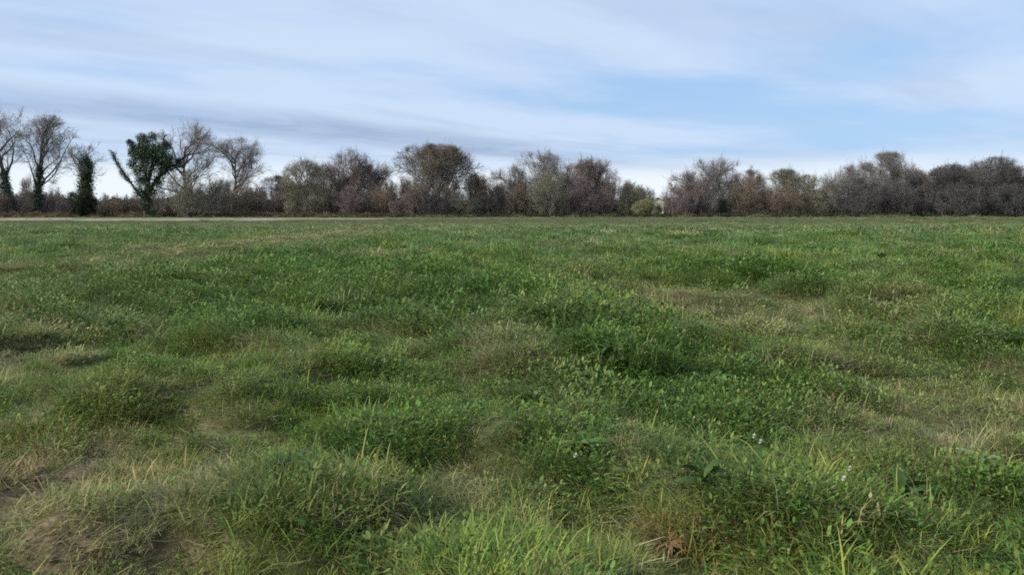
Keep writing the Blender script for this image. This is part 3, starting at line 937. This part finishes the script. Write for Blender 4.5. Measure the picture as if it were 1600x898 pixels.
shrub('olive low scrub in the light gap of the right half', 1270, 296, 30, 110, OLIVE, 24, (1400, .09, (.09, .085, .05)), 1.1)
shrub('dark brown scrub beneath the left neighbour of the tallest right-hand tree', 1340, 284, 38, 108, DARK, 25, (1800, .10, (.05, .048, .036)), 1.5)
shrub('dark scrub beneath the tallest right-hand tree', 1398, 282, 34, 109, DARK, 26, (1600, .10, (.045, .04, .036)), 1.4)
shrub('dark scrub in the notch right of the tallest right-hand tree', 1446, 284, 28, 110, DARK, 27, (1500, .10, (.04, .042, .036)), 1.2)
shrub('blackish green bush under the dense dark tree', 1500, 288, 40, 107, DARK, 28, (3000, .12, DG_LEAF), 1.4)
shrub('blackish evergreen bush at the right edge, darkest of the row', 1580, 288, 40, 106, DARK, 29, (5200, .13, (.022, .040, .024)), 1.5)


# ------------------------------------------------------------------ house glimpsed through the gap
def box(x0, x1, y0, y1, z0, z1):
    V = np.array([(x, y, z) for z in (z0, z1) for x, y in ((x0, y0), (x1, y0), (x1, y1), (x0, y1))], float)
    return V, np.array([(3, 2, 1, 0), (4, 5, 6, 7), (0, 1, 5, 4), (1, 2, 6, 5), (2, 3, 7, 6), (3, 0, 4, 7)])


def house():
    Y = 150.0
    X, _ = at(1029, 310, Y)
    z0 = zat(X, Y) - .1
    root = thing('house', 'small cream-white house just glimpsed through the gap beyond the yellow-green bushes', 'house', (X, Y, z0))
    white = mat_noise('limewash', (.62, .57, .43), (.70, .65, .51), 1.5)
    slate = mat_noise('slate', (.22, .22, .23), (.30, .30, .31), 6)
    dark = mat_noise('window_dark', (.03, .035, .04), (.05, .055, .06), 2, rough=.2)
    wood = mat_noise('painted_wood', (.30, .31, .30), (.36, .37, .36), 4)
    hw, dp, eh, rh = 1.15, 5.0, 2.8, 3.4
    V = np.array([(-hw, 0, 0), (hw, 0, 0), (hw, 0, eh), (0, 0, rh), (-hw, 0, eh), (-hw, dp, 0), (hw, dp, 0), (hw, dp, eh), (0, dp, rh), (-hw, dp, eh)], float)
    me = bpy.data.meshes.new('wall')
    me.from_pydata([tuple(v) for v in V], [], [(0, 1, 2, 3, 4), (9, 8, 7, 6, 5), (0, 4, 9, 5), (1, 6, 7, 2), (0, 5, 6, 1), (2, 7, 8, 3), (3, 8, 9, 4)])
    obj('wall', me, white, root)
    rs = []
    for s in (-1, 1):
        a = np.array([(s * (hw + .2), -.15, eh - .12), (0, -.15, rh + .05), (0, dp + .15, rh + .05), (s * (hw + .2), dp + .15, eh - .12)])
        b = a + np.array([0, 0, .12])
        rs.append((np.concatenate([a, b]), np.array([(0, 1, 2, 3), (7, 6, 5, 4), (0, 4, 5, 1), (1, 5, 6, 2), (2, 6, 7, 3), (3, 7, 4, 0)])))
    V, Fq = join(rs); obj('roof', mesh_np('roof', V, Fq), slate, root)
    V, q = box(-.45, .45, -.03, .05, 1.0, 2.0); w = obj('window', mesh_np('window', V, [q]), wood, root)
    for s in (-1, 1):
        V, q = box(s * .2 - .16, s * .2 + .16, -.04, -.032, 1.08, 1.92); obj('pane', mesh_np('pane', V, [q]), dark, w)


house()

# ------------------------------------------------------------------ verge and far cover
rng = np.random.default_rng(91)
verge = protos('verge_tuft', [join([blades(rng, 80, .45, .25, .75, .012, (.05, .8), (.2, 1.2), 2)]) for _ in range(3)]
               + [join([leaves(rng, 110, .5, .7, .10, .22, (.2, 1.5))]) for _ in range(3)])
n = 5200
x = rng.uniform(-95, 95, n); y = rng.uniform(104.8, 113, n)
rd = sstep(x, -5, -30)[:, None]; rr = sstep(x, 25, 60)[:, None]
tn = np.array([.085, .085, .045]) * (1 - rd) + np.array([.165, .115, .065]) * rd
tn = tn * (1 - rr) + np.array([.040, .058, .030]) * rr
tn = tn * (.6 + .8 * rng.random((n, 1)))
s = (.55 + .5 * rng.random(n)) * (1 + .25 * sstep(x, -5, -30))
scatter('undergrowth', 'low dead bracken and bramble along the foot of the trees', verge, None, np.stack([x, y, height(x, y) - .01], 1),
        np.stack([rng.normal(0, .1, n), rng.normal(0, .1, n), rng.random(n) * 6.28], 1), np.stack([s, s, s], 1), rng.integers(0, 6, n), tn)
n = 1500                       # ragged margin of long grass between field and wood
x = rng.uniform(-95, 95, n); y = rng.uniform(101.8, 105.5, n)
k = rng.random(n) < .25 + .9 * sstep(fbm(x * .25, y * .1, 19, 3), .42, .62)
x, y = x[k], y[k]; n = len(x)
tn = np.where(rng.random((n, 1)) < .5, np.array([.22, .19, .10]), np.array([.10, .14, .045])) * (.6 + .7 * rng.random((n, 1)))
s = (.35 + .65 * sstep(fbm(x * .4, y * .2, 29, 3), .4, .65)) * (.7 + .5 * rng.random(n))
scatter('margin_grass', 'ragged long grass along the margin between field and wood', verge, None, np.stack([x, y, height(x, y) - .01], 1),
        np.stack([rng.normal(0, .1, n), rng.normal(0, .1, n), rng.random(n) * 6.28], 1), np.stack([s, s, s], 1), rng.integers(0, 3, n), tn)
n = 2600
x = rng.uniform(-190, 190, n); y = rng.uniform(205, 214, n); zt = rng.random(n)
s = 2.6 + 2.2 * rng.random(n)
tn = np.array([.06, .062, .048]) * (.6 + .8 * rng.random((n, 1)))
hh = 1.5 + 2.6 * fbm(x * .06, y * 0, 6, 3)
scatter('far_hedge', 'distant hedge seen through the gaps in the trees', verge, None, np.stack([x, y, height(x, y) + zt * hh * .75], 1),
        np.stack([rng.normal(0, .5, n), rng.normal(0, .5, n), rng.random(n) * 6.28], 1), np.stack([s, s, s * .7], 1), 3 + rng.integers(0, 3, n), tn)

# bare woodland mass behind the front trees: one grey-brown haze of twigs
def thicket_proto(seed):
    rng = np.random.default_rng(seed)
    c = np.array([0, 0, .5]) * 4; r = np.array([1.6, 1.4, 2.1])
    p = np.stack([rng.normal(0, .5, 9), rng.normal(0, .4, 9), np.zeros(9)], 1)
    d = unit(np.stack([p[:, 0] * .35, p[:, 1] * .35, np.ones(9)], 1))
    L0 = grow(rng, p, d, 2.6 + 1.3 * rng.random(9), 6, .02, .08)
    L1 = shoots(rng, L0, 9, .15, 1, (.25, .6), c, r, (.5, 1), 1.4, 4, .10, .10)
    L2 = shoots(rng, L1, 7, .1, 1, (.35, .9), c, r * 1.05, (.5, 1), .7, 3, .03, .1)
    L3 = shoots(rng, L2, 4, .1, 1, (.35, .9), c, r * 1.1, (.5, 1), .4, 2, 0, 0)
    return join([tubes(L0, taper(9, 6, [.05] * 9, [.015] * 9), 4)] + [tubes(q, taper(len(q), q.shape[1], [a] * len(q), [a * .5] * len(q)), 3) for q, a in ((L1, .014), (L2, .008), (L3, .006))])


SKY = [(-60, 270), (0, 285), (100, 292), (200, 300), (330, 285), (400, 288), (430, 292), (480, 274), (560, 268), (620, 270), (720, 274), (770, 282), (830, 268), (940, 272), (975, 280), (1040, 288),
       (1060, 284), (1130, 274), (1190, 282), (1240, 280), (1270, 290), (1310, 272), (1400, 270), (1440, 272), (1500, 268), (1600, 266), (1700, 270)]
rng = np.random.default_rng(57)
thk = protos('thicket_tuft', [thicket_proto(k) for k in range(5)])
n = 260
px = rng.uniform(-60, 1700, n); px = np.where(np.abs(px - 1030) < 17, rng.uniform(-60, 960, n), px); Yb = rng.uniform(119, 132, n)
x = (px - 800) / F_PX * Yb
top = np.interp(px, *zip(*SKY)) + rng.normal(7, 8, n)
z = height(x, Yb)
hgt = (CAM_Z + (328 - top) / F_PX * Yb - z)
s = np.clip(hgt / 4.1, .5, 2.2)
tn = np.array([.265, .22, .18]) * (.75 + .5 * rng.random((n, 1))) * (1 - .5 * sstep(px, 1250, 1480)[:, None])
scatter('background_thicket', 'grey-brown bare thicket filling the wood behind the front trees', thk, None, np.stack([x, Yb, z - .05], 1),
        np.stack([np.zeros(n), np.zeros(n), rng.random(n) * 6.28], 1), np.stack([s * .8, s * .8, s], 1), rng.integers(0, 5, n), tn)

# ------------------------------------------------------------------ single plants one can pick out in the meadow
LEAF_ME = {}


def leaf_mesh(kind):
    """one long dock leaf with midrib fold, wavy edge and thickness-free blade on a stalk"""
    if kind in LEAF_ME:
        return LEAF_ME[kind]
    rng = np.random.default_rng(hash(kind) % 1000 if False else len(LEAF_ME) + 7)
    wid, bend, rise = {'dock': (.17, 1.5, 1.15), 'flat': (.13, 1.5, 1.0), 'thistle': (.13, 1.0, .6), 'nettle': (.30, .9, .9)}[kind]
    m = 7; V = []; pos = np.array([0., 0, 0]); a = rise
    for k in range(m + 1):
        f = k / m
        w = wid * math.sin(math.pi * min(1, max(0, (f - .14) / .86)) ** .75) * .5 + .008 * (1 - f)
        if kind == 'thistle' and k % 2:
            w *= 1.8
        wob = .02 * rng.normal()
        V += [pos + np.array([0, -w, .25 * w + wob]), pos, pos + np.array([0, w, .25 * w - wob])]
        pos = pos + np.array([math.cos(a), 0, math.sin(a)]) / m
        a -= bend / m * 1.4
    Q = []
    for k in range(m):
        b = 3 * k
        Q += [(b, b + 3, b + 4, b + 1), (b + 1, b + 4, b + 5, b + 2)]
    LEAF_ME[kind] = mesh_np('leaf', np.array(V), [np.array(Q)], True)
    return LEAF_ME[kind]


LM = {}


def plant_mat(c):
    if c not in LM:
        m, nt, N, L = new_mat('weed_leaf')
        oi = N('ShaderNodeObjectInfo')
        tc = N('ShaderNodeTexCoord')
        n_ = N('ShaderNodeTexNoise'); n_.inputs['Scale'].default_value = 6; L(tc.outputs['Object'], n_.inputs['Vector'])
        ad = N('ShaderNodeMath'); ad.operation = 'ADD'; L(oi.outputs['Random'], ad.inputs[0]); L(n_.outputs['Fac'], ad.inputs[1])
        mr = N('ShaderNodeMapRange'); L(ad.outputs[0], mr.inputs['Value']); mr.inputs['From Max'].default_value = 2
        mr.inputs['To Min'].default_value = .45; mr.inputs['To Max'].default_value = 1.6
        hs = N('ShaderNodeHueSaturation'); hs.inputs['Color'].default_value = (*c, 1); L(mr.outputs[0], hs.inputs['Value'])
        p = N('ShaderNodeBsdfPrincipled'); p.inputs['Roughness'].default_value = .5; L(hs.outputs[0], p.inputs['Base Color'])
        p.inputs['Specular IOR Level'].default_value = .12
        t_ = N('ShaderNodeBsdfTranslucent'); L(hs.outputs[0], t_.inputs['Color'])
        mx = N('ShaderNodeMixShader'); mx.inputs[0].default_value = .2; L(p.outputs[0], mx.inputs[1]); L(t_.outputs[0], mx.inputs[2])
        o = N('ShaderNodeOutputMaterial'); L(mx.outputs[0], o.inputs[0])
        LM[c] = m
    return LM[c]


def rosette(name, label, cat, px, py, kind, c, n, L, group, seed, rise=(-.15, .35)):
    rng = np.random.default_rng(3000 + seed)
    x, y = ground_at(px, py)
    root = thing(name, label, cat, (x, y, zat(x, y) + .01), rng.random() * 6, group)
    base = leaf_mesh(kind)
    mt = plant_mat(c)
    for k in range(int(n * 1.3)):
        o = bpy.data.objects.new('leaf', base)
        C.objects.link(o); o.parent = root
        if not base.materials:
            base.materials.append(mt)
        o.material_slots[0].link = 'OBJECT'; o.material_slots[0].material = mt
        s = L * .78 * (.65 + .6 * rng.random())
        o.scale = (s, s * (.85 + .3 * rng.random()), s)
        o.rotation_euler = (rng.normal(0, .3), -rng.uniform(*rise), k * 2.4 + rng.normal(0, .25))
        o.location = (rng.normal(0, .015), rng.normal(0, .015), rng.random() * .03)
    return root


DOCK = (.095, .16, .036); DOCKD = (.070, .122, .032); BLUEG = (.10, .175, .07); YEL = (.22, .22, .06); RUSTC = (.21, .135, .062)
WG = 'weeds standing out of the meadow grass'
rosette('dock_plant', 'dark green broad-leaved dock, lower right, beside the rusty patch', 'weed', 1412, 782, 'dock', DOCKD, 13, .30, WG, 1)
rosette('dock_plant', 'dark green dock at the bottom, right of the centre, above the orange-brown patch', 'weed', 1100, 788, 'dock', DOCKD, 12, .27, WG, 2)
rosette('dock_plant', 'rounded dark dock clump right of centre, left of a brown dry patch', 'weed', 905, 730, 'dock', DOCK, 14, .29, WG, 3)
rosette('dock_plant', 'dark dock clump left of centre near the bottom', 'weed', 455, 790, 'dock', DOCKD, 13, .28, WG, 4)
rosette('dock_plant', 'bright green dock in the lush patch a little right of the middle', 'weed', 835, 632, 'dock', DOCK, 13, .34, WG, 5)
rosette('dock_plant', 'dark leafy dock topping the lush rise right of the middle', 'weed', 962, 590, 'dock', DOCKD, 14, .40, WG, 6)
rosette('dock_plant', 'dark leafy dock at the right end of the lush rise', 'weed', 1110, 606, 'dock', DOCKD, 13, .38, WG, 7)
rosette('dock_plant', 'blue-green broad-leaved weed at the left foot of the lush rise', 'weed', 742, 632, 'flat', BLUEG, 11, .28, WG, 8)
rosette('dock_plant', 'dark dock in the grass on the right, above the tan streak', 'weed', 1450, 520, 'dock', DOCKD, 12, .46, WG, 9)
rosette('dock_plant', 'lone dark dock far out in the grass on the right', 'weed', 1375, 420, 'dock', DOCKD, 13, .45, WG, 10)
rosette('nettle_clump', 'dark weed clump at the dark hollow left of the middle of the field', 'weed', 690, 512, 'nettle', DOCKD, 16, .40, WG, 11, (-.3, .4))
rosette('nettle_clump', 'dark weed clump right of the dark hollow in mid-field', 'weed', 765, 508, 'nettle', DOCKD, 14, .40, WG, 12, (-.3, .4))
rosette('nettle_clump', 'blackish weed clump on the left part of the field, the darkest there', 'weed', 452, 478, 'nettle', DOCKD, 16, .46, WG, 13, (-.3, .4))
rosette('nettle_clump', 'dark weed clump low on the left side, by the straw-coloured edge', 'weed', 190, 518, 'nettle', DOCKD, 14, .40, WG, 14, (-.3, .4))
rosette('withered_weed', 'withered orange-brown weed at the bottom edge, right of centre', 'weed', 1040, 846, 'flat', RUSTC, 24, .17, WG, 15)
rosette('withered_weed', 'rust-red withered dock beside the dark dock at lower right', 'weed', 1362, 752, 'flat', RUSTC, 20, .17, WG, 16)
rosette('withered_weed', 'withered straw-orange weed on the left, in mid-foreground', 'weed', 345, 724, 'flat', RUSTC, 20, .17, WG, 17)
rosette('withered_weed', 'yellowing weed at the edge of the bare soil, lower left', 'weed', 95, 700, 'flat', YEL, 22, .17, WG, 18)
rosette('ragwort_plant', 'yellow-green leafy weed on the right of the foreground, left of the rusty dock', 'weed', 1140, 705, 'thistle', (.17, .19, .04), 14, .24, WG, 19)
rosette('thistle_rosette', 'flat grey-green thistle rosette with pale ribs at the right edge of the foreground', 'weed', 1532, 722, 'thistle', (.16, .22, .13), 12, .22, WG, 20)
rosette('thistle_rosette', 'pale grey-green thistle rosette near the bottom, right of the orange-brown patch', 'weed', 1300, 826, 'thistle', (.18, .24, .14), 12, .18, WG, 21)


def clover(label, px, py, seed, heads):
    rng = np.random.default_rng(seed)
    x, y = ground_at(px, py)
    root = thing('white_flower', label, 'flower', (x, y, zat(x, y)), 0, 'white flowers in the grass')
    white = MATS.setdefault('petal', mat_noise('white_petal', (.62, .62, .52), (.78, .78, .70), 20))
    stem = plant_mat(DOCK)
    for k in range(heads):
        b = np.array([rng.normal(0, .03), rng.normal(0, .03), 0]); d = unit(np.array([rng.normal(0, .25), rng.normal(0, .25), 1.0]))
        h = .19 + .07 * rng.random()
        P = np.stack([b, b + d * h * .5 + rng.normal(0, .004, 3), b + d * h])[None]
        V, q = tubes(P, np.array([[.0022, .0018, .0015]]), 5)
        s_ = obj('stem', mesh_np('stem', V, [q], True), stem, root)
        parts = []
        top = P[0, -1]
        for j in range(34):                   # florets packed in a ball head
            a = j * 2.4; zz = 1 - (j + .5) / 34 * 1.6; rr = math.sqrt(max(0, 1 - zz * zz))
            dd = np.array([rr * math.cos(a), rr * math.sin(a), zz])
            ss = unit(np.cross(dd, [.3, .2, .9])); r1 = .017
            p0 = top + dd * .005; p1 = top + dd * r1
            parts.append((np.array([p0, p0 + (p1 - p0) * .6 + ss * .0028, p1, p0 + (p1 - p0) * .6 - ss * .0028]), np.array([[0, 1, 2, 3]])))
        V, Fq = join(parts)
        obj('flower_head', mesh_np('flower_head', V, Fq), white, s_)


clover('pair of white flowers right of centre in the foreground, the brightest specks in the grass', 1176, 752, 1, 2)
clover('white flowers nearer the bottom, right of the brightest specks', 1302, 812, 2, 2)
clover('single white flower beside the dark dock clump right of centre', 876, 748, 3, 1)
